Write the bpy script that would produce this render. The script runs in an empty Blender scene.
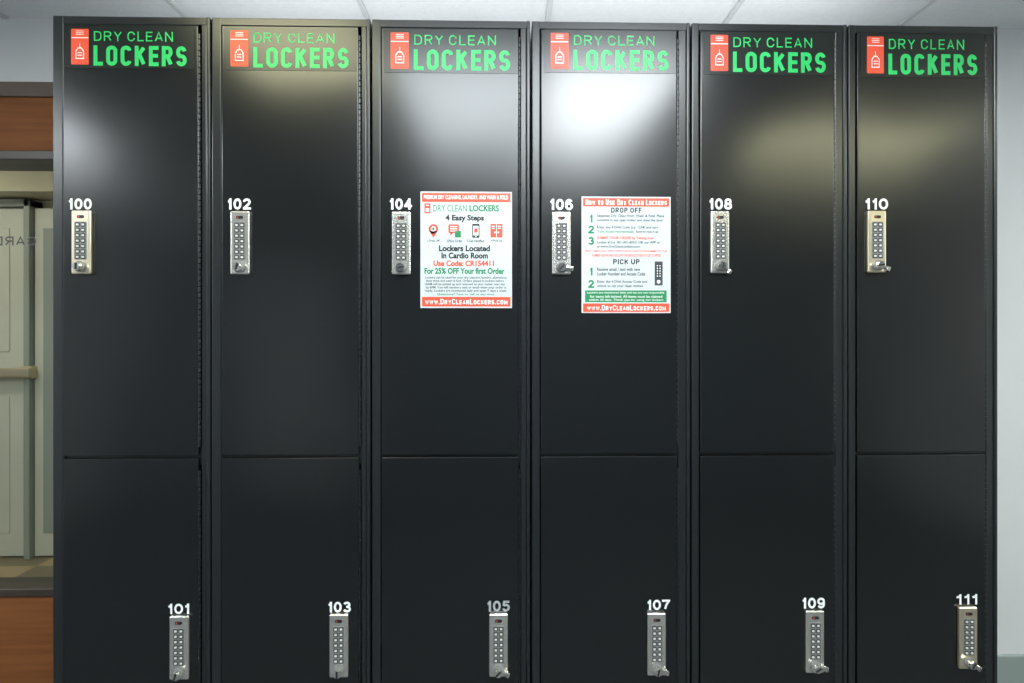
import bpy, bmesh, math, random
from mathutils import Vector, Matrix
random.seed(4)
C = bpy.context.scene.collection
scn = bpy.context.scene
try:
    scn.view_settings.view_transform = 'Standard'
    scn.view_settings.look = 'None'
except Exception: pass

F = 500.0; YAW = 0.019; HOR = 327.0
CAM = Vector((0, -1.163, 1.4))
def W(px, py, Y=0.0):
    """point of the plane y=Y that the photograph shows at (px,py)"""
    a = (px-512)/F; b = (HOR-py)/F
    d = Vector((math.sin(YAW)+a*math.cos(YAW), math.cos(YAW)-a*math.sin(YAW), b))
    t = (Y-CAM.y)/d.y
    return CAM + d*t

# ---------------------------------------------------------------- materials
def mat(name, col, rough=.5, metal=0., emit=None, estr=0., bump=0., bscale=100., spec=None, vary=0., vscale=5., warp=0.):
    m = bpy.data.materials.new(name); m.use_nodes = True
    nt = m.node_tree; b = nt.nodes['Principled BSDF']
    b.inputs['Base Color'].default_value = (*col, 1)
    b.inputs['Roughness'].default_value = rough
    b.inputs['Metallic'].default_value = metal
    if spec is not None: b.inputs['Specular IOR Level'].default_value = spec
    if emit:
        b.inputs['Emission Color'].default_value = (*emit, 1); b.inputs['Emission Strength'].default_value = estr
    tc = nt.nodes.new('ShaderNodeTexCoord')
    if bump:
        n = nt.nodes.new('ShaderNodeTexNoise'); n.inputs['Scale'].default_value = bscale
        nt.links.new(tc.outputs['Object'], n.inputs['Vector'])
        bp = nt.nodes.new('ShaderNodeBump'); bp.inputs['Strength'].default_value = bump; bp.inputs['Distance'].default_value = .002
        nt.links.new(n.outputs['Fac'], bp.inputs['Height']); nt.links.new(bp.outputs['Normal'], b.inputs['Normal'])
        if warp:      # sheet metal is never quite flat: a slow swell under the fine grain
            n2 = nt.nodes.new('ShaderNodeTexNoise'); n2.inputs['Scale'].default_value = 3.5; n2.inputs['Detail'].default_value = 0
            nt.links.new(tc.outputs['Object'], n2.inputs['Vector'])
            b2 = nt.nodes.new('ShaderNodeBump'); b2.inputs['Strength'].default_value = 1; b2.inputs['Distance'].default_value = warp
            nt.links.new(n2.outputs['Fac'], b2.inputs['Height']); nt.links.new(b2.outputs['Normal'], bp.inputs['Normal'])
    if vary:
        n = nt.nodes.new('ShaderNodeTexNoise'); n.inputs['Scale'].default_value = vscale; n.inputs['Detail'].default_value = 4
        nt.links.new(tc.outputs['Object'], n.inputs['Vector'])
        r = nt.nodes.new('ShaderNodeValToRGB')
        r.color_ramp.elements[0].position = .3; r.color_ramp.elements[1].position = .7
        r.color_ramp.elements[0].color = (*[c*(1-vary) for c in col], 1)
        r.color_ramp.elements[1].color = (*[min(1, c*(1+vary)) for c in col], 1)
        nt.links.new(n.outputs['Fac'], r.inputs['Fac']); nt.links.new(r.outputs['Color'], b.inputs['Base Color'])
    return m
M = {}
M['black'] = mat('black_powder_coat', (.0026, .0038, .0048), .24, bump=.03, bscale=400, spec=.78, warp=.006)
M['frame'] = mat('black_frame_enamel', (.008, .0105, .0125), .30, bump=.03, bscale=400, spec=.75)
M['sign'] = mat('sign_film', (.009, .013, .012), .27, spec=.6)
M['green'] = mat('green_print', (.022, .54, .135), .4)
M['red'] = mat('orange_red_print', (.80, .085, .038), .4)
M['white'] = mat('white_print', (.85, .86, .86), .4)
M['numw'] = mat('white_vinyl', (.86, .88, .89), .4)
M['numg'] = mat('grey_vinyl', (.36, .39, .41), .4)
M['paper'] = mat('poster_paper', (.57, .625, .64), .35, vary=.02, vscale=3)
M['ink'] = mat('dark_print', (.010, .012, .016), .5)
M['grey'] = mat('grey_print', (.05, .06, .07), .5)
M['dgreen'] = mat('deep_green_print', (.007, .22, .08), .5)
M['steel'] = mat('brushed_nickel', (.93, .91, .86), .27, metal=.95, bump=.12, bscale=260)
M['steelw'] = mat('warm_brushed_nickel', (.93, .84, .64), .29, metal=.95, bump=.12, bscale=260)
M['chrome'] = mat('bright_nickel', (.95, .93, .88), .13, metal=1.)
M['pad'] = mat('grey_keypad', (.20, .205, .20), .35)
M['btn'] = mat('pale_buttons', (.68, .69, .67), .4)
M['btnd'] = mat('dark_button_rims', (.016, .018, .02), .4)
M['dark'] = mat('plinth_black', (.003, .003, .003), .8)  # near-black matt finish of the locker plinths
M['wall'] = mat('painted_wall', (.72, .735, .745), .8, bump=.15, bscale=300, vary=.02)
M['wallf'] = mat('slate_painted_wall', (.20, .23, .26), .8, bump=.15, bscale=300, vary=.05)
M['wallg'] = mat('wall_base_vinyl', (.30, .36, .34), .6)
M['tile'] = mat('ceiling_tile', (.74, .765, .775), .9, bump=.6, bscale=250, vary=.03, vscale=60)
M['tbar'] = mat('ceiling_bar', (.56, .58, .59), .5)
M['floor'] = mat('dark_carpet', (.10, .103, .108), .9, bump=.5, bscale=400, vary=.3, vscale=90)
M['brownmetal'] = mat('bronze_frame', (.05, .038, .03), .4)
M['greytrim'] = mat('brown_grey_trim', (.13, .095, .075), .6)
M['cream'] = mat('cream_paint', (.58, .54, .40), .7, vary=.04)
M['door'] = mat('pale_door_paint', (.60, .60, .52), .5, vary=.04)
M['jamb'] = mat('grey_green_jamb', (.32, .35, .32), .5)
M['brass'] = mat('push_bar_metal', (.70, .60, .42), .3, metal=.7)
M['etch'] = mat('grey_glass_lettering', (.10, .10, .095), .6)
M['ledg'] = mat('green_led', (.02, .5, .05), .4, emit=(.05, 1, .1), estr=2)

def wood():
    m = bpy.data.materials.new('reddish_wood'); m.use_nodes = True; nt = m.node_tree; b = nt.nodes['Principled BSDF']
    tc = nt.nodes.new('ShaderNodeTexCoord'); mp = nt.nodes.new('ShaderNodeMapping')
    mp.inputs['Scale'].default_value = (3, 3, 40)
    n = nt.nodes.new('ShaderNodeTexNoise'); n.inputs['Scale'].default_value = 1.5; n.inputs['Detail'].default_value = 6
    r = nt.nodes.new('ShaderNodeValToRGB'); r.color_ramp.elements[0].position = .3; r.color_ramp.elements[1].position = .75
    r.color_ramp.elements[0].color = (.20, .071, .022, 1); r.color_ramp.elements[1].color = (.28, .104, .034, 1)
    nt.links.new(tc.outputs['Object'], mp.inputs['Vector']); nt.links.new(mp.outputs['Vector'], n.inputs['Vector'])
    nt.links.new(n.outputs['Fac'], r.inputs['Fac']); nt.links.new(r.outputs['Color'], b.inputs['Base Color'])
    b.inputs['Roughness'].default_value = .65; b.inputs['Specular IOR Level'].default_value = .2
    return m
M['wood'] = wood()
def ctile():
    m = bpy.data.materials.new('corridor_tiles'); m.use_nodes = True; nt = m.node_tree; b = nt.nodes['Principled BSDF']
    tc = nt.nodes.new('ShaderNodeTexCoord'); k = nt.nodes.new('ShaderNodeTexChecker'); k.inputs['Scale'].default_value = 3.3
    k.inputs['Color1'].default_value = (.44, .32, .19, 1); k.inputs['Color2'].default_value = (.22, .18, .12, 1)
    nt.links.new(tc.outputs['Object'], k.inputs['Vector']); nt.links.new(k.outputs['Color'], b.inputs['Base Color'])
    b.inputs['Roughness'].default_value = .4
    return m
M['ctile'] = ctile()
def glass():
    m = bpy.data.materials.new('clear_glass'); m.use_nodes = True; nt = m.node_tree
    nt.nodes.remove(nt.nodes['Principled BSDF']); out = nt.nodes['Material Output']
    t = nt.nodes.new('ShaderNodeBsdfTransparent'); g = nt.nodes.new('ShaderNodeBsdfGlossy'); g.inputs['Roughness'].default_value = .02
    t.inputs['Color'].default_value = (.90, .94, .90, 1)
    lw = nt.nodes.new('ShaderNodeLayerWeight'); lw.inputs['Blend'].default_value = .12
    mx = nt.nodes.new('ShaderNodeMixShader')
    nt.links.new(lw.outputs['Fresnel'], mx.inputs[0]); nt.links.new(t.outputs[0], mx.inputs[1]); nt.links.new(g.outputs[0], mx.inputs[2])
    nt.links.new(mx.outputs[0], out.inputs['Surface'])
    return m
M['glass'] = glass()
def emis(name, col, s):
    return mat(name, (.8, .8, .8), .5, emit=col, estr=s)
M['lampw'] = emis('cool_lamp_diffuser', (.90, .965, 1.0), 23)
M['lampd'] = emis('dim_cool_lamp_diffuser', (.88, .96, 1.0), 13.5)
M['lampy'] = emis('warm_lamp_diffuser', (1.0, .97, .62), 12)
M['lampc'] = emis('corridor_lamp_diffuser', (1.0, .96, .82), 7.5)

# ---------------------------------------------------------------- a small stroke alphabet
def AR(cx, cy, rx, ry, a0, a1, n=12):
    return [(cx+rx*math.cos(math.radians(a0+(a1-a0)*k/n)), cy+ry*math.sin(math.radians(a0+(a1-a0)*k/n))) for k in range(n+1)]
def glyph(c, r):
    """centre-line strokes in the unit box; r = vertical corner radius of the round letters"""
    top = lambda a0, a1: AR(.5, 1-r, .5, r, a0, a1)
    bot = lambda a0, a1: AR(.5, r, .5, r, a0, a1)
    G = {
     'A': (1.05, [[(0, 0), (.5, 1), (1, 0)], [(.17, .30), (.83, .30)]]),
     'B': (1, [[(.6, 0), (0, 0), (0, 1), (.6, 1)]+AR(.6, .76, .34, .24, 90, -90)+[(0, .52)], AR(.6, .26, .4, .26, 90, -90)]),
     'C': (1, [top(8, 180)+bot(180, 352)]),
     'D': (1, [[(0, 0), (0, 1)]+AR(.5, 1-r, .5, r, 90, 0)+AR(.5, r, .5, r, 0, -90)+[(0, 0)]]),
     'E': (.82, [[(1, 1), (0, 1), (0, 0), (1, 0)], [(0, .51), (.9, .51)]]),
     'F': (.8, [[(1, 1), (0, 1), (0, 0)], [(0, .5), (.88, .5)]]),
     'G': (1.05, [top(15, 180)+bot(180, 360)+[(1, .48), (.55, .48)]]),
     'H': (1, [[(0, 0), (0, 1)], [(1, 0), (1, 1)], [(0, .5), (1, .5)]]),
     'I': (.0, [[(.5, 0), (.5, 1)]]),
     'J': (.8, [[(1, 1)]+AR(.5, r, .5, r, 0, -180)]),
     'K': (1, [[(0, 0), (0, 1)], [(1, 1), (.02, .42)], [(.35, .60), (1, 0)]]),
     'L': (.78, [[(0, 1), (0, 0), (1, 0)]]),
     'M': (1.3, [[(0, 0), (0, 1), (.5, .15), (1, 1), (1, 0)]]),
     'N': (1.03, [[(0, 0), (0, 1)], [(0, 1), (1, 0)], [(1, 0), (1, 1)]]),
     'O': (1.03, [top(0, 180)+bot(180, 360)+[(1, 1-r)]]),
     'P': (.95, [[(0, 0), (0, 1), (.55, 1)]+AR(.6, .74, .4, .26, 90, -90)+[(0, .48)]]),
     'Q': (1.03, [top(0, 180)+bot(180, 360)+[(1, 1-r)], [(.6, .25), (1, 0)]]),
     'R': (1, [[(0, 0), (0, 1), (.55, 1)]+AR(.58, .75, .4, .25, 90, -90)+[(0, .5)], [(.5, .5), (1, 0)]]),
     'S': (.98, [AR(.5, .74, .48, .26, 15, 245, 14)+AR(.5, .255, .5, .255, 65, -165, 14)]),
     'T': (.95, [[(0, 1), (1, 1)], [(.5, 1), (.5, 0)]]),
     'U': (1, [[(0, 1)]+bot(180, 360)+[(1, 1)]]),
     'V': (1.05, [[(0, 1), (.5, 0), (1, 1)]]),
     'W': (1.5, [[(0, 1), (.25, 0), (.5, .9), (.75, 0), (1, 1)]]),
     'X': (1, [[(0, 0), (1, 1)], [(0, 1), (1, 0)]]),
     'Y': (1.03, [[(0, 1), (.5, .45), (1, 1)], [(.5, .45), (.5, 0)]]),
     'Z': (.95, [[(0, 1), (1, 1), (0, 0), (1, 0)]]),
     '0': (.9, [AR(.5, .5, .5, .5, 0, 360, 26)]),
     '1': (.46, [[(.0, .74), (.45, .80), (.8, 1)], [(.8, 1), (.8, 0)]]),
     '2': (.9, [AR(.5, .72, .47, .28, 175, -35)+[(.02, 0)], [(.02, 0), (1, 0)]]),
     '3': (.9, [AR(.48, .76, .44, .24, 165, -75)+[(.36, .52)], AR(.5, .26, .5, .26, 95, -165)]),
     '4': (.95, [[(.74, 0), (.74, 1)], [(.74, 1), (0, .27)], [(0, .27), (1, .27)]]),
     '5': (.9, [[(.9, 1), (.18, 1), (.08, .50)], AR(.48, .32, .5, .32, 140, -160)]),
     '6': (.9, [AR(.5, .66, .46, .34, 25, 180)+[(.02, .30)], AR(.5, .30, .48, .30, 180, 540, 20)]),
     '7': (.88, [[(0, 1), (1, 1)], [(1, 1), (.55, .5), (.35, 0)]]),
     '8': (.9, [AR(.5, .76, .42, .24, 0, 360, 18), AR(.5, .26, .5, .26, 0, 360, 18)]),
     '9': (.9, [[(.98, .70)]+AR(.5, .34, .46, .34, 0, -155), AR(.5, .70, .48, .30, 0, 360, 20)]),
     '.': (.0, [[(.5, 0), (.5, .02)]]), ',': (.0, [[(.5, -.12), (.5, .03)]]), '#': (1, [[(.25, 0), (.4, 1)], [(.65, 0), (.8, 1)], [(0, .33), (1, .33)], [(0, .66), (1, .66)]]),
     '&': (1.05, [[(1, 0), (.25, .72)]+AR(.45, .82, .22, .18, 200, -30)+[(.1, .35)]+AR(.4, .22, .38, .22, 150, 330)+[(.95, .45)]]),
     '?': (.8, [AR(.5, .74, .45, .26, 170, -60)+[(.5, .3)], [(.5, 0), (.5, .03)]]),
    }
    return G.get(c)

# ---------------------------------------------------------------- geometry
class MB:
    def __init__(s): s.bm = bmesh.new(); s.mats = []
    def mi(s, m):
        if m not in s.mats: s.mats.append(m)
        return s.mats.index(m)
    def merge(s, b, m, mtx=None):
        if mtx: b.transform(mtx)
        me = bpy.data.meshes.new('t'); i = s.mi(m)
        for f in b.faces: f.material_index = i
        b.to_mesh(me); b.free(); s.bm.from_mesh(me); bpy.data.meshes.remove(me)
    def box(s, x0, x1, y0, y1, z0, z1, m, bev=0., seg=2, mtx=None):
        b = bmesh.new(); bmesh.ops.create_cube(b, size=1)
        for v in b.verts:
            v.co = Vector(((x0+x1)/2+v.co.x*(x1-x0), (y0+y1)/2+v.co.y*(y1-y0), (z0+z1)/2+v.co.z*(z1-z0)))
        if bev: bmesh.ops.bevel(b, geom=b.edges[:], offset=bev, segments=seg, affect='EDGES', profile=.5)
        s.merge(b, m, mtx); return s
    def cyl(s, c, r, h, m, axis='Y', seg=20, r2=None, bev=0.):
        b = bmesh.new(); bmesh.ops.create_cone(b, cap_ends=True, segments=seg, radius1=r, radius2=r if r2 is None else r2, depth=h)
        if bev: bmesh.ops.bevel(b, geom=[e for e in b.edges if abs(e.verts[0].co.z-e.verts[1].co.z) < 1e-6], offset=bev, segments=2, affect='EDGES')
        R = Matrix.Identity(4)
        if axis == 'Y': R = Matrix.Rotation(math.pi/2, 4, 'X')
        if axis == 'X': R = Matrix.Rotation(math.pi/2, 4, 'Y')
        s.merge(b, m, Matrix.Translation(c) @ R); return s
    def quad(s, x0, x1, z0, z1, y, m):
        b = bmesh.new(); b.faces.new([b.verts.new(p) for p in ((x0, y, z0), (x1, y, z0), (x1, y, z1), (x0, y, z1))]); s.merge(b, m); return s
    def poly(s, pts, y, m, th=.0004):
        """flat shape in the XZ plane, facing -Y"""
        b = bmesh.new(); vs = [b.verts.new((p[0], y, p[1])) for p in pts]
        f = b.faces.new(vs); f.normal_update()
        if f.normal.y > 0: f.normal_flip()
        r = bmesh.ops.extrude_face_region(b, geom=[f])
        for v in r['geom']:
            if isinstance(v, bmesh.types.BMVert): v.co.y -= th
        s.merge(b, m); return s
    def rr(s, x0, x1, z0, z1, r, y, m, th=.0004, n=4):
        pts = []
        for cx, cz, a0 in ((x1-r, z1-r, 0), (x0+r, z1-r, 90), (x0+r, z0+r, 180), (x1-r, z0+r, 270)):
            for k in range(n+1):
                a = math.radians(a0+90*k/n); pts.append((cx+r*math.cos(a), cz+r*math.sin(a)))
        return s.poly(pts, y, m, th)
    def disc(s, cx, cz, r, y, m, th=.0004, n=16):
        return s.poly([(cx+r*math.cos(2*math.pi*k/n), cz+r*math.sin(2*math.pi*k/n)) for k in range(n)], y, m, th)
    def caps(s, st, x0, x1, z0, z1, y, m, t=.16, gap=.22, mirror=False, sc=.8):
        """block lettering from strokes: t = stroke width / height, gap = clear space / height; lower-case letters become small capitals"""
        h = z1-z0; T = t*h; g = gap*h
        fixed = 0.; var = 0.
        for i, c in enumerate(st):
            if c == ' ': fixed += h*.34; continue
            k_ = sc if c.islower() else 1
            fixed += T + (g if i < len(st)-1 else 0); var += glyph(c.upper(), .3)[0]*k_
        unit = (x1-x0-fixed)/max(var, .01)
        b = bmesh.new(); x = x0; off = 0
        fl = (lambda u: x0+x1-u) if mirror else (lambda u: u)
        for i, c in enumerate(st):
            if c == ' ': x += h*.34; continue
            k_ = sc if c.islower() else 1
            hh = h*k_
            wd = glyph(c.upper(), .3)[0]*unit*k_
            r = max(.12, min(.5, (wd/2)/max(hh-T, 1e-6)))
            for pl in glyph(c.upper(), r)[1]:
                P = []
                for (u, v) in pl:
                    q = Vector((fl(x+T/2+u*wd), z0+T/2+v*(hh-T)))
                    if not P or (q-P[-1]).length > T*.02: P.append(q)
                if len(P) > 1:
                    for e, e2 in ((0, 1), (-1, -2)):
                        dv = P[e]-P[e2]
                        if abs(dv.x) < 1e-7 or abs(dv.y) < 1e-7: P[e] = P[e]+dv.normalized()*T/2
                n = len(P); Lf = []; Rt = []
                for k in range(n):
                    d0 = (P[k]-P[k-1]).normalized() if k else None
                    d1 = (P[k+1]-P[k]).normalized() if k < n-1 else None
                    if d0 is None: nn = Vector((-d1.y, d1.x)); q_ = 1
                    elif d1 is None: nn = Vector((-d0.y, d0.x)); q_ = 1
                    else:
                        a = Vector((-d0.y, d0.x)); bb = Vector((-d1.y, d1.x)); nn = a+bb
                        if nn.length < .3: nn = a; q_ = 1
                        else: nn.normalize(); q_ = min(1.7, 1/max(.3, nn.dot(a)))
                    Lf.append(P[k]+nn*T/2*q_); Rt.append(P[k]-nn*T/2*q_)
                for k in range(n-1):
                    off += 1; yy = y-.0002-.000004*(off % 40)
                    quad = (Lf[k], Rt[k], Rt[k+1], Lf[k+1])
                    f = b.faces.new([b.verts.new((p.x, yy, p.y)) for p in quad])
                    f.normal_update()
                    if f.normal.y > 0: f.normal_flip()
            x += wd+T+g
        s.merge(b, m); return s
    def text(s, st, x0, x1, z0, z1, y, m, bold=0., th=.0003):
        cu = bpy.data.curves.new('t', 'FONT'); cu.body = st; cu.size = 1; cu.offset = bold; cu.resolution_u = 3
        o = bpy.data.objects.new('t', cu); C.objects.link(o)
        dg = bpy.context.evaluated_depsgraph_get(); dg.update()
        me = bpy.data.meshes.new_from_object(o.evaluated_get(dg))
        bpy.data.objects.remove(o); bpy.data.curves.remove(cu)
        xs = [v.co.x for v in me.vertices]; ys = [v.co.y for v in me.vertices]
        a0, a1, b0, b1 = min(xs), max(xs), min(ys), max(ys)
        b = bmesh.new(); b.from_mesh(me); bpy.data.meshes.remove(me)
        for v in b.verts:
            v.co = Vector((x0+(v.co.x-a0)/(a1-a0)*(x1-x0), y-th, z0+(v.co.y-b0)/(b1-b0)*(z1-z0)))
        for f in b.faces:
            f.normal_update()
            if f.normal.y > 0: f.normal_flip()
        s.merge(b, m); return s
    def build(s, name, parent=None, **props):
        me = bpy.data.meshes.new(name)
        if parent is not None:
            s.bm.transform(Matrix.Translation(-world_loc(parent)))
        s.bm.to_mesh(me); s.bm.free()
        for m in s.mats: me.materials.append(m)
        o = bpy.data.objects.new(name, me); C.objects.link(o)
        if parent is not None: o.parent = parent
        for k, v in props.items(): o[k] = v
        return o
def world_loc(o):
    v = o.location.copy()
    while o.parent: o = o.parent; v += o.location
    return v
def empty(name, loc, **props):
    o = bpy.data.objects.new(name, None); C.objects.link(o); o.location = loc; o.empty_display_size = .1
    for k, v in props.items(): o[k] = v
    return o

# ---------------------------------------------------------------- room shell
BY = .532            # face of the wall behind the lockers
CZ = 2.43
RX0, RX1, RY = -3.3, 3.3, -3.4
wx0, wx1, wz0, wz1 = -3.0, -1.30, .535, 1.955
w = MB()
w.box(RX0, wx0, BY, BY+.12, 0, CZ, M['wall'])
w.box(wx1, RX1, BY, BY+.12, 0, CZ, M['wall'])
w.box(wx0, wx1, BY, BY+.12, 2.21, CZ, M['wall'])
w.box(wx0, wx1, BY+.02, BY+.12, 0, wz0-.03, M['wall'])
w.box(wx0, wx1, BY+.02, BY+.12, wz1+.02, 2.21, M['wall'])
w.build('wall_back', kind='structure')
MB().box(RX0-.1, RX0, RY, BY+.12, 0, CZ, M['wall']).build('wall_left', kind='structure')
MB().box(RX1, RX1+.1, RY, BY+.12, 0, CZ, M['wall']).build('wall_right', kind='structure')
MB().box(RX0-.1, RX1+.1, RY-.1, RY, 0, CZ, M['wallf']).build('wall_front', kind='structure')
# unseen pale door added opposite so the black doors mirror a grey sheen
d3 = MB().box(-2.35, -1.45, RY, RY+.04, .01, 2.05, M['wall'], .003)
d3.box(-2.42, -2.36, RY, RY+.05, 0, 2.12, M['jamb'], .003); d3.box(-1.44, -1.38, RY, RY+.05, 0, 2.12, M['jamb'], .003)
d3.box(-2.42, -1.38, RY, RY+.05, 2.06, 2.12, M['jamb'], .003)
d3.build('sheen_door', kind='structure')
MB().box(RX0-.1, RX1+.1, RY-.1, BY+.12, -.1, 0, M['floor']).build('floor', kind='structure')
MB().box(RX0-.1, RX1+.1, RY-.1, BY+.12, CZ, CZ+.1, M['tile']).build('ceiling', kind='structure')
g = MB()
xs = [.151+.601*k for k in range(-5, 6)]
for x in xs:
    if RX0 < x < RX1: g.box(x-.008, x+.008, RY, BY, CZ-.007, CZ, M['tbar'])
for y in (-.65-.0, -1.87, -3.09):
    g.box(RX0, RX1, y-.008, y+.008, CZ-.006, CZ, M['tbar'])
g.build('trim_1', kind='structure')
MB().box(wx1, RX1, BY-.012, BY, 0, .27, M['wallg'], .003).build('baseboard_back', kind='structure')
MB().box(wx0, wx1, BY-.004, BY+.02, 0, wz0-.024, M['wood'], .002).build('trim_2', kind='structure')
MB().box(wx0, wx1, BY-.004, BY+.02, wz1+.03, 2.163, M['wood'], .002).build('trim_3', kind='structure')
MB().box(wx0, wx1, BY-.012, BY+.02, 2.163, 2.212, M['greytrim'], .003).build('trim_4', kind='structure')
wn = MB()
wn.box(wx0, wx1, BY-.015, BY+.055, wz0-.025, wz0, M['brownmetal'], .003)
wn.box(wx0, wx1, BY+.05, BY+.12, wz0-.045, wz0-.025, M['brownmetal'], .003)
wn.box(wx0, wx1, BY-.010, BY+.12, wz1, wz1+.03, M['brownmetal'], .003)
wn.box(wx0, wx0+.04, BY-.010, BY+.12, wz0, wz1, M['brownmetal'], .003)
wn.box(wx1-.04, wx1, BY-.010, BY+.12, wz0, wz1, M['brownmetal'], .003)
win = wn.build('window_1', kind='structure')
MB().quad(wx0+.03, wx1-.03, wz0, wz1, BY+.033, M['glass']).build('pane', win)
a = W(-6, 245.5, BY+.029); b = W(36, 236.5, BY+.029)
MB().caps('CARD', a.x, b.x, a.z, b.z, BY+.0292, M['etch'], .17, .25, mirror=True).build('lettering', win)

# corridor beyond the glass
cy = 1.985
MB().box(-5.2, -.9, BY+.12, cy+.1, -.1, 0, M['ctile']).build('floor_corridor', kind='structure')
MB().box(-5.2, -.9, BY+.12, cy+.1, CZ, CZ+.1, M['cream']).build('ceiling_corridor', kind='structure')
MB().box(-5.2, -.9, cy, cy+.1, 0, CZ, M['cream']).build('wall_corridor', kind='structure')
MB().box(-5.3, -5.2, BY+.12, cy+.1, 0, CZ, M['cream']).build('wall_corridor_left', kind='structure')
MB().box(-.9, -.8, BY+.12, cy+.1, 0, CZ, M['cream']).build('wall_corridor_right', kind='structure')
MB().box(-5.2, -.9, cy-.22, cy, 2.18, CZ, M['cream'], .004).build('trim_5', kind='structure')
dx = W(27, 300, cy-.06).x
d = MB()
d.box(dx-.9, dx, cy-.06, cy-.02, .01, 2.12, M['door'], .003)
for z0, z1 in ((.15, .98), (1.25, 2.0)):
    d.box(dx-.80, dx-.10, cy-.066, cy-.058, z0, z1, M['door'], .004)
dr = d.build('door_1', kind='structure')
bx = W(28, 371, cy-.13).x
pb = MB(); pb.box(bx-.86, bx, cy-.13, cy-.09, 1.10, 1.155, M['brass'], .008)
pb.box(bx-.08, bx-.01, cy-.10, cy-.055, 1.09, 1.165, M['brass'], .006)
pb.box(bx-.86, bx-.79, cy-.10, cy-.055, 1.09, 1.165, M['brass'], .006)
pb.build('push_bar', dr)
j = MB(); j.box(dx+.005, dx+.04, cy-.09, cy, 0, 2.17, M['jamb'], .004)
j.box(dx-.95, dx-.905, cy-.09, cy, 0, 2.17, M['jamb'], .004)
j.box(dx-.95, dx+.04, cy-.09, cy, 2.125, 2.17, M['jamb'], .004)
j.build('door_frame', dr)
d = MB(); d.box(dx+.045, dx+.9, cy-.06, cy-.02, .01, 2.12, M['door'], .003)
d.box(dx+.10, dx+.8, cy-.066, cy-.058, .15, 2.0, M['jamb'], .004)
d.build('door_2', kind='structure')
p = W(18, 163, BY+.45)
e = empty('indicator_light', (p.x, BY+.45, CZ), label='tiny green indicator light seen high through the interior window', category='indicator light')
MB().cyl((p.x, BY+.45, (CZ+p.z+.008)/2), .008, CZ-p.z-.008, M['tbar'], 'Z', 14).build('stem', e)
MB().cyl((p.x, BY+.45, p.z), .013, .016, M['ledg'], 'Z', 14, bev=.003).build('lamp', e)
# ---------------------------------------------------------------- ceiling lights and added fills
def troffer(x0, x1, y0, y1, m, label, z=CZ):
    t = empty('ceiling_light', ((x0+x1)/2, (y0+y1)/2, z-.03), label=label, category='ceiling light')
    f = MB(); k = .02
    f.box(x0, x1, y0, y0+k, z-.02, z, M['tbar'], .002); f.box(x0, x1, y1-k, y1, z-.02, z, M['tbar'], .002)
    f.box(x0, x0+k, y0, y1, z-.02, z, M['tbar'], .002); f.box(x1-k, x1, y0, y1, z-.02, z, M['tbar'], .002)
    f.build('frame', t)
    MB().box(x0+k, x1-k, y0+k, y1-k, z-.014, z-.002, m).build('diffuser', t)
troffer(.162, .742, -1.855, -.665, M['lampw'], 'cool white ceiling light directly over the middle lockers aisle')
troffer(-.440, .140, -1.855, -.665, M['lampd'], 'dimmer cool ceiling light beside the bright middle one')
troffer(1.36, 2.54, -1.86, -1.40, M['lampy'], 'warm ceiling light in front of the right-hand lockers')
troffer(-1.0, -.46, -.86, -.42, M['lampy'], 'small square warm ceiling light in front of the left-hand lockers')
troffer(-2.85, -2.26, -1.855, -.665, M['lampw'], 'added cool white fill panel near the interior window')  # added fill to light the left side, kept out of the door reflections
troffer(2.60, 3.15, -1.25, -.05, M['lampd'], 'added cool white fill panel near the right-hand wall')  # added fill to brighten the right wall, clear of the door reflections
troffer(-3.9, -2.7, .80, 1.30, M['lampc'], 'warm corridor ceiling light beyond the interior window')
def strip(name, x, y, z, sx, sy, power, rot, col=(.96, .98, 1)):
    l = bpy.data.lights.new(name, 'AREA'); l.shape = 'RECTANGLE'; l.size = sx; l.size_y = sy; l.energy = power; l.color = col
    o = bpy.data.objects.new(name, l); C.objects.link(o); o.location = (x, y, z); o.rotation_euler = rot
strip('ceiling_fill', .07, .22, 2.135, 2.1, .2, 6, (math.pi, 0, 0))     # unseen fill added over the locker tops to brighten the ceiling

# ---------------------------------------------------------------- lockers
ZT, ZM, ZB = 2.113, 1.1015, .115
DF = -.003            # front face of the doors
cols = [  # outer left, outer right, door left, door right (measured at mid height)
    (52, 210.5, 63, 198), (211, 370.5, 221.5, 358.5), (371.5, 530.5, 381.5, 518.5),
    (531.5, 690.5, 541, 677), (691.5, 847.5, 700.5, 834.5), (848.5, 998, 857.5, 985.5)]
signs = [(65, 27, 194.5, 68), (224, 28.5, 356.5, 70), (384, 30.5, 518, 72.5), (544, 31, 676, 72.5), (704, 33, 833, 74.5), (860.5, 34.5, 984, 77)]
upn = [('100', 68, 92, 198.5, 209.5), ('102', 227, 251, 198.5, 209.5), ('104', 389, 412, 198.5, 209.5), ('106', 549.5, 573, 199, 210), ('108', 708.5, 732, 198.5, 209.5), ('110', 864.5, 888, 198.5, 209.5)]
lon = [('101', 167.5, 190, 603.5, 614), ('103', 327.5, 351, 601.5, 612.5), ('105', 486.5, 510, 600.5, 611.5), ('107', 646.5, 670, 599.5, 610), ('109', 801.5, 825, 597.5, 608.5), ('111', 955.5, 978, 594, 604.5)]
upl = [(80.5, 242), (239.5, 242.5), (401, 243), (561.5, 243), (720.5, 242), (877.5, 241.5)]
lol = [(178.5, 648.5), (338.5, 646.5), (498.5, 646), (657, 645), (815.5, 642.5), (969, 638.5)]
LF = DF-.0085         # front face of the lock plates

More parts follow.
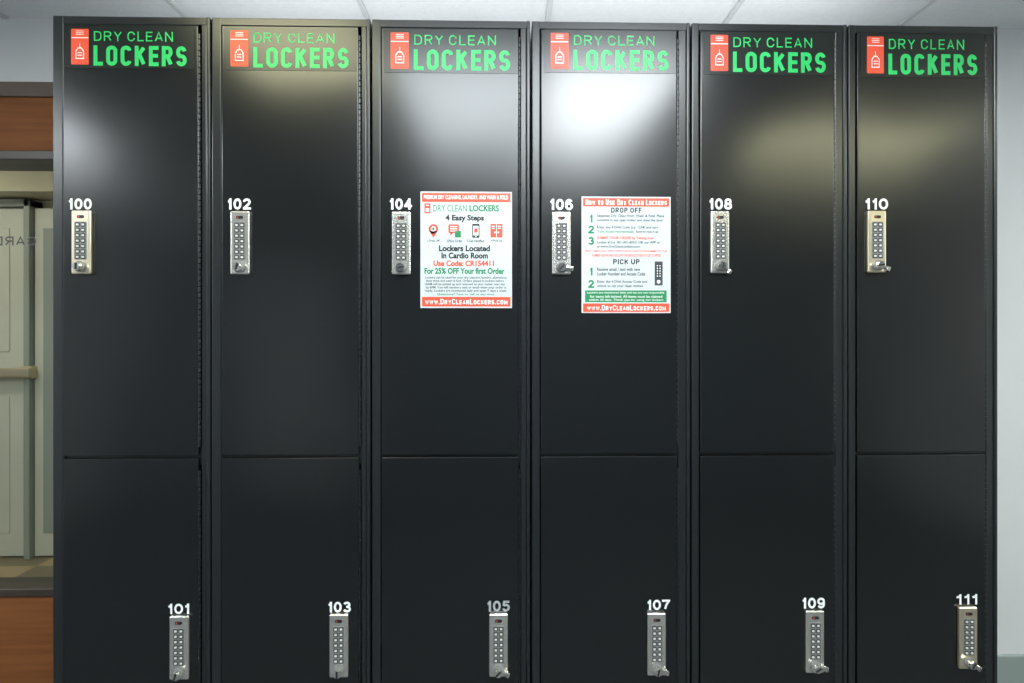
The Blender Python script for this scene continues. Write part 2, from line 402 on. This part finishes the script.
def lock(root, cx, cz, turn, lever, sm='steel'):
    H = .0725
    lk = MB().box(cx-.0218, cx+.0218, LF, DF+.0005, cz-H, cz+H, M[sm], .0035, 3)
    lk = lk.build('lock', root)
    y = LF
    b = MB(); b.rr(cx-.0135, cx+.0135, cz-.040, cz+.046, .003, y, M['pad'], .0006); b.build('keypad', lk)
    b = MB()
    for r in range(7):
        for c in (-1, 1):
            zz = cz+.0395-r*.0122; xx = cx+c*.0061
            b.rr(xx-.0052, xx+.0052, zz-.0048, zz+.0048, .0024, y-.0006, M['btnd'], .0003)
            b.rr(xx-.0030, xx+.0030, zz-.0023, zz+.0023, .0018, y-.0009, M['btn'], .0010)
    b.build('buttons', lk)
    b = MB(); b.rr(cx-.008, cx+.008, cz+.054, cz+.061, .003, y, M['ink'], .0006)
    b.disc(cx-.004, cz+.0575, .0016, y-.0006, M['red'], .0004); b.build('status_window', lk)
    b = MB(); kz = cz-.056
    b.cyl((cx, y-.0025, kz), .0125, .005, M['pad'], 'Y', 28, bev=.001)
    b.cyl((cx, y-.008, kz), .0095, .010, M['chrome'], 'Y', 28, bev=.0015)
    b.box(-.0020, .0020, -.0145, -.011, -.0075, .0075, M['ink'], .0008, mtx=Matrix.Translation((cx, y, kz)) @ Matrix.Rotation(turn, 4, 'Y'))
    b.build('knob', lk)
    if lever:
        b = MB(); mt = Matrix.Translation((cx, y-.004, kz)) @ Matrix.Rotation(lever, 4, 'Y')
        b.box(.006, .025, -.003, .003, -.0035, .0035, M['chrome'], .0015, mtx=mt)
        b.box(.019, .027, -.004, .004, -.007, .005, M['chrome'], .002, mtx=mt)
        b.build('lever', lk)

def door(root, x0, x1, z0, z1, num, grey=False):
    d = MB().box(x0, x1, DF, .016, z0, z1, M['black'], .0022, 3).build('door', root)
    st, a0, a1, b0, b1 = num
    p0 = W(a0, b1, DF); p1 = W(a1, b0, DF)
    MB().caps(st, p0.x, p1.x, p0.z, p1.z, DF-.0002, M['numg'] if grey else M['numw'], .205, .11).build('number_label', d)
    h = MB(); z = z0+.02
    while z < z1-.03:
        h.cyl((x1+.0022, -.0012, z+.0055), .0026, .0105, M['frame'], 'Z', 10); z += .0132
    h.build('hinge', d)
    return d

def header(root, box):
    x0, y0, x1, y1 = box
    p = W(x0, y1, DF); q = W(x1, y0, DF)
    X0, X1, Z0, Z1 = p.x, q.x, p.z, q.z
    wd, ht = X1-X0, Z1-Z0
    s = MB().rr(X0, X1, Z0, Z1, .002, DF-.0002, M['sign'], .0006).build('header_sign', root)
    y = DF-.0008
    fx = lambda t: X0+t*wd
    fz = lambda t: Z1-t*ht
    MB().caps('DRY CLEAN', fx(.225), fx(.835), fz(.36), fz(.13), y, M['green'], .13, .24).build('lettering', s, label='thin green upper line')
    MB().caps('LOCKERS', fx(.222), fx(.942), fz(.94), fz(.465), y, M['green'], .190, .155).build('lettering', s, label='bold green lower line')
    i = MB(); ix0, ix1 = fx(.050), fx(.185)
    i.rr(ix0, ix1, fz(.92), fz(.08), .002, y, M['red'], .0004)
    yy = y-.0004; w_ = ix1-ix0; cx = (ix0+ix1)/2
    for tt in (.125, .165, .205):
        i.rr(ix0+w_*.28, ix1-w_*.28, fz(tt+.014), fz(tt), .0002, yy, M['white'])
    i.rr(ix0+w_*.02, ix1-w_*.02, fz(.30), fz(.28), .0003, yy, M['white'])
    i.rr(cx-.0007, cx+.0007, fz(.54), fz(.42), .0003, yy, M['white'])
    i.poly([(cx-w_*.24, fz(.79)), (cx+w_*.24, fz(.79)), (cx+w_*.24, fz(.60)), (cx+w_*.10, fz(.52)), (cx-w_*.10, fz(.52)), (cx-w_*.24, fz(.60))], yy, M['white'], .0003)
    i.poly([(cx-w_*.19, fz(.77)), (cx+w_*.19, fz(.77)), (cx+w_*.19, fz(.61)), (cx+w_*.08, fz(.545)), (cx-w_*.08, fz(.545)), (cx-w_*.19, fz(.61))], yy-.0003, M['red'], .0002)
    for tt in (.635, .695):
        i.rr(cx-w_*.12, cx+w_*.12, fz(tt+.02), fz(tt), .0002, yy-.0005, M['white'], .0002)
    i.build('tag_icon', s)

for k, (o0, o1, d0, d1) in enumerate(cols):
    X0, X1 = W(o0, 340, 0).x, W(o1, 340, 0).x
    D0, D1 = W(d0, 340, DF).x, W(d1, 340, DF).x
    nu, nl = upn[k][0], lon[k][0]
    extra = ''
    if k == 2: extra = ', a four steps notice on its door'
    if k == 3: extra = ', a how-to notice on its door'
    root = empty('locker', ((X0+X1)/2, .25, 0), label='tall black two-door metal locker numbered %s above %s%s' % (nu, nl, extra), category='locker', group='bank of two-door lockers')
    X0 += .0009; X1 -= .0009
    b = MB(); f = M['frame']
    b.box(X0, D0-.0018, 0, .022, .09, ZT, f, .0028, 3)
    b.box(D1+.0048, X1-.009, .0015, .022, .09, ZT-.001, f, .0018)
    b.box(X1-.0085, X1, -.001, .022, .09, ZT, f, .0026, 3)
    b.box(X0+.001, X1-.001, .0008, .022, 2.0945, ZT-.0005, f, .0015)
    b.box(D0-.003, D1+.006, .006, .022, ZM-.02, ZM+.02, f)
    b.box(D0-.003, D1+.006, .006, .022, .09, ZB-.001, f)
    b.box(X0, X0+.0015, .02, .50, .09, ZT, f); b.box(X1-.0015, X1, .02, .50, .09, ZT, f)
    b.box(X0, X1, .02, .50, ZT-.002, ZT, f); b.box(X0, X1, .02, .50, .09, .094, f)
    b.box(X0, X1, .498, .50, .09, ZT, f); b.box(X0, X1, .02, .50, ZM-.002, ZM+.002, f)
    b.build('body', root)
    MB().box(X0+.002, X1-.002, .03, .50, 0, .09, M['dark'], .002).build('plinth', root)
    door(root, D0, D1, ZM+.0028, 2.0925, upn[k])
    door(root, D0, D1, ZB, ZM-.0028, lon[k], grey=(k == 2))
    header(root, signs[k])
    p = W(*upl[k], LF); lock(root, p.x, p.z, [.0, .3, 1.2, .6, .2, 1.4][k], [0, 0, 0, .15, .6, .35][k], 'steelw' if k in (0, 5) else 'steel')
    p = W(*lol[k], LF); lock(root, p.x, p.z, [.3, 0, .8, .2, 1.0, .5][k], [0, 0, .3, .2, .1, .5][k], 'steelw' if k == 5 else 'steel')

# ---------------------------------------------------------------- posters
PY = DF-.0004
def poster(box, label, name='poster'):
    x0, y0, x1, y1 = box
    p = W(x0, y1, DF); q = W(x1, y0, DF)
    root = empty(name, ((p.x+q.x)/2, PY, p.z), label=label, category='poster')
    MB().rr(p.x, q.x, p.z, q.z, .001, PY, M['paper'], .0006).build('sheet', root)
    return root
YS = PY-.0006
Y2 = YS-.0003
def T(mb, st, x0, x1, y0, y1, m, bold=0.02, y=YS):
    p = W(x0, y1, DF); q = W(x1, y0, DF); mb.text(st, p.x, q.x, p.z, q.z, y, M[m], bold)
def K(mb, st, x0, x1, y0, y1, m, t=.17, gap=.2, y=YS):
    p = W(x0, y1, DF); q = W(x1, y0, DF); mb.caps(st, p.x, q.x, p.z, q.z, y, M[m], t, gap)
def TP(par, st, x0, x1, y0, y1, m, bold=0.02, y=YS, name='text_line'):
    b = MB(); T(b, st, x0, x1, y0, y1, m, bold, y); b.build(name, par)
def KP(par, st, x0, x1, y0, y1, m, t=.17, gap=.2, y=YS, name='text_line'):
    b = MB(); K(b, st, x0, x1, y0, y1, m, t, gap, y); b.build(name, par)
def B(mb, x0, x1, y0, y1, m, r=.0006, y=YS, th=.0002):
    p = W(x0, y1, DF); q = W(x1, y0, DF); mb.rr(p.x, q.x, p.z, q.z, r, y, M[m], th)
def L(mb, pts, m, y=YS, th=.0002):
    mb.poly([(W(a, b, DF).x, W(a, b, DF).z) for a, b in pts], y, M[m], th)
def DI(mb, x, y_, r, m, y=YS, th=.0002):
    p = W(x, y_, DF); mb.disc(p.x, p.z, r/430, y, M[m], th)

A = poster((420.5, 192, 512, 308), 'white notice on door 104 with four red step icons and red footer')
b = MB(); B(b, 422, 510.5, 193.5, 202, 'red'); T(b, 'PREMIUM DRY CLEANING, LAUNDRY, AND WASH & FOLD', 424, 508, 195.6, 200, 'white', .02, Y2); b.build('headline_bar', A)
b = MB(); B(b, 422, 510.5, 297, 306.5, 'red'); K(b, 'www.DryCleanLockers.com', 425, 507.5, 299, 304.4, 'white', .16, .15, Y2); b.build('footer_bar', A)
b = MB(); B(b, 424.5, 430.5, 203.5, 213.5, 'red'); B(b, 426, 429, 205, 206, 'white', .0002, Y2); B(b, 425.8, 429.2, 208.5, 212, 'white', .0005, Y2); b.build('tag_icon', A)
TP(A, 'DRY CLEAN', 433, 467, 205.2, 211.6, 'dgreen', .0)
TP(A, 'LOCKERS', 469.5, 499, 205.2, 211.6, 'dgreen', .035)
TP(A, 'For 25% OFF Your first Order', 424.5, 504.5, 268, 274, 'dgreen', .04)
TP(A, '4 Easy Steps', 445.5, 484, 215, 222.3, 'ink', .04)
TP(A, 'Lockers Located', 439, 490, 245.4, 251.4, 'ink', .04); TP(A, 'In Cardio Room', 441.5, 488, 252.6, 258.6, 'ink', .04)
TP(A, 'Use Code: CR154411', 433.5, 494, 260.5, 266.3, 'red', .04)
for st, x in (('1.Drop Off', 433.5), ('2.Place Order', 454.5), ('3.Get Notified', 475.5), ('4.Pick-up', 496.5)):
    hw = len(st)*.62; TP(A, st, x-hw, x+hw, 239.6, 242.4, 'ink', .02, name='caption')
b = MB(); DI(b, 433.5, 229, 4.8, 'red'); L(b, [(429.2, 231), (437.8, 231), (433.5, 238)], 'red'); DI(b, 433.5, 229, 2.6, 'white', Y2); DI(b, 433.5, 229, 1.3, 'dgreen', Y2-.0003); b.build('step_icon', A, label='red map pin with a green centre')
b = MB(); B(b, 448.5, 459, 224.5, 233, 'red', .002); L(b, [(450, 232), (454, 232), (450.5, 236)], 'red')
for yy in (226.3, 228.5, 230.7): B(b, 450.3, 457.3, yy, yy+.9, 'white', .0002, Y2)
B(b, 455, 461, 231, 237.5, 'dgreen', .001, Y2); b.build('step_icon', A, label='red speech bubble')
b = MB(); B(b, 472.3, 479.5, 224, 237.8, 'ink', .002); B(b, 473.3, 478.5, 226, 235.5, 'white', .0003, Y2); B(b, 474.2, 477.6, 228.5, 232.8, 'red', .0006, Y2-.0003); DI(b, 475.9, 236.7, .6, 'white', Y2); b.build('step_icon', A, label='small phone')
b = MB(); B(b, 490.5, 502.5, 224, 237.5, 'red', .0008)
B(b, 496.2, 496.8, 224.5, 237, 'white', .0001, Y2)
for x in (491.8, 497.9):
    B(b, x, x+3.2, 226, 226.8, 'white', .0001, Y2); B(b, x, x+3.2, 228, 228.8, 'white', .0001, Y2)
DI(b, 494.9, 232.5, .8, 'white', Y2); DI(b, 498.4, 232.5, .8, 'white', Y2)
b.build('step_icon', A, label='red pair of locker doors')
para = ['Lockers can be used for your dry cleaning, laundry, alterations,', 'shoe shine and wash & fold. Orders placed in lockers before', '10AM will be picked up and returned to your locker next day', 'by 6PM. You will receive a text or email when your order is', 'ready. Lockers are monitored daily and open 7 days a week.']
for i, st in enumerate(para):
    TP(A, st, 425 + (i % 2), 507-(i*3 % 4), 276.4+i*3.3, 279.3+i*3.3, 'grey', .02, name='small_print')
TP(A, 'Questions? Text or call us any time', 437, 494, 293.2, 295.8, 'dgreen', name='small_print')

P = poster((581.5, 197, 670.5, 313), 'white instruction notice on door 106 with green numerals and green box')
b = MB(); B(b, 583, 669, 198.5, 206.5, 'red'); K(b, 'How to Use Dry Clean Lockers', 585.5, 666.5, 200, 205, 'white', .17, .15, Y2); b.build('headline_bar', P)
b = MB(); B(b, 583, 669, 303.5, 312, 'red'); K(b, 'www.DryCleanLockers.com', 587, 665.5, 305.2, 310.4, 'white', .16, .15, Y2); b.build('footer_bar', P)
KP(P, 'DROP OFF', 611, 641.5, 207.8, 212.8, 'ink', .21, .17); KP(P, 'PICK UP', 613, 639.5, 259.3, 264.4, 'ink', .21, .17)
for a_ in (('Separate Dry Clean from Wash & Fold. Place', 597, 664, 214.6, 218, 'ink'), ('contents in any open locker and close the door', 597, 663, 219, 222.2, 'ink'),
           ('Enter any 4 Digit Code (i.e. 1234) and turn', 597, 658, 226, 229.4, 'ink'), ('knob to lock it up', 636, 658, 230.5, 233.6, 'ink'),
           ('Turn Knob Horizontally', 597, 634, 230.5, 233.6, 'dgreen'),
           ('SUBMIT YOUR ORDER by Texting your', 597, 654, 236.6, 240.2, 'red', .035),
           ('Locker # (i.e. 301-301-4501) OR our APP or', 597, 660, 241.2, 244.4, 'ink'), ('at www.DryCleanLockers.com', 597, 640, 245.4, 248.4, 'ink'),
           ('FIRST TIME? JUST TEXT "DRYCLEAN" AND YOUR NAME TO THE', 585, 667, 250.2, 252.8, 'red'), ('NUMBER ABOVE AND FOLLOW THE INSTRUCTIONS TO GET STARTED', 592, 661, 254.2, 256.8, 'red'),
           ('Receive email / text with new', 597, 640, 267.6, 271, 'ink'), ('Locker Number and Access Code', 597, 645, 272.2, 275.6, 'ink'),
           ('Enter the 4 Digit Access Code and', 597, 647, 280.2, 283.6, 'ink'), ('unlock to get your clean clothes', 597, 643, 284.6, 288, 'ink')):
    TP(P, *a_)
for st, y0 in (('1', 214.6), ('2', 225.6), ('3', 237), ('1', 267.6), ('2', 280)):
    KP(P, st, 588 if st != '1' else 589.3, 594 if st != '1' else 592.8, y0, y0+8, 'dgreen', .22, name='numeral')
b = MB(); B(b, 654.5, 662.5, 261.5, 285.5, 'grey', .0012); B(b, 655.8, 661.2, 264, 278, 'ink', .0005, Y2)
for r in range(5):
    for c in (657.2, 659.8): DI(b, c, 265.8+r*2.6, .7, 'white', Y2-.0003)
DI(b, 658.5, 281.8, 1.8, 'white', Y2); b.build('lock_picture', P)
b = MB(); B(b, 585, 666.5, 290.5, 302.2, 'dgreen')
T(b, 'Lockers are monitored daily and we are not responsible', 587, 664, 291.6, 294.2, 'white', 0, Y2)
T(b, 'for items left behind. All items must be claimed', 590, 662, 295.2, 297.8, 'white', 0, Y2)
T(b, 'within 30 days. Thank you for using our lockers', 589, 663, 298.8, 301.4, 'white', 0, Y2)
b.build('notice_box', P)

# ---------------------------------------------------------------- world & camera
wd = bpy.data.worlds.new('world'); scn.world = wd; wd.use_nodes = True
wd.node_tree.nodes['Background'].inputs['Color'].default_value = (.5, .55, .6, 1)
wd.node_tree.nodes['Background'].inputs['Strength'].default_value = .3
cd = bpy.data.cameras.new('camera'); co = bpy.data.objects.new('camera', cd); C.objects.link(co)
co.location = CAM; co.rotation_euler = (math.pi/2, 0, -YAW)
cd.sensor_width = 36; cd.lens = 36*F/1024; cd.shift_y = -(341.5-HOR)/1024
cd.clip_start = .02
scn.camera = co
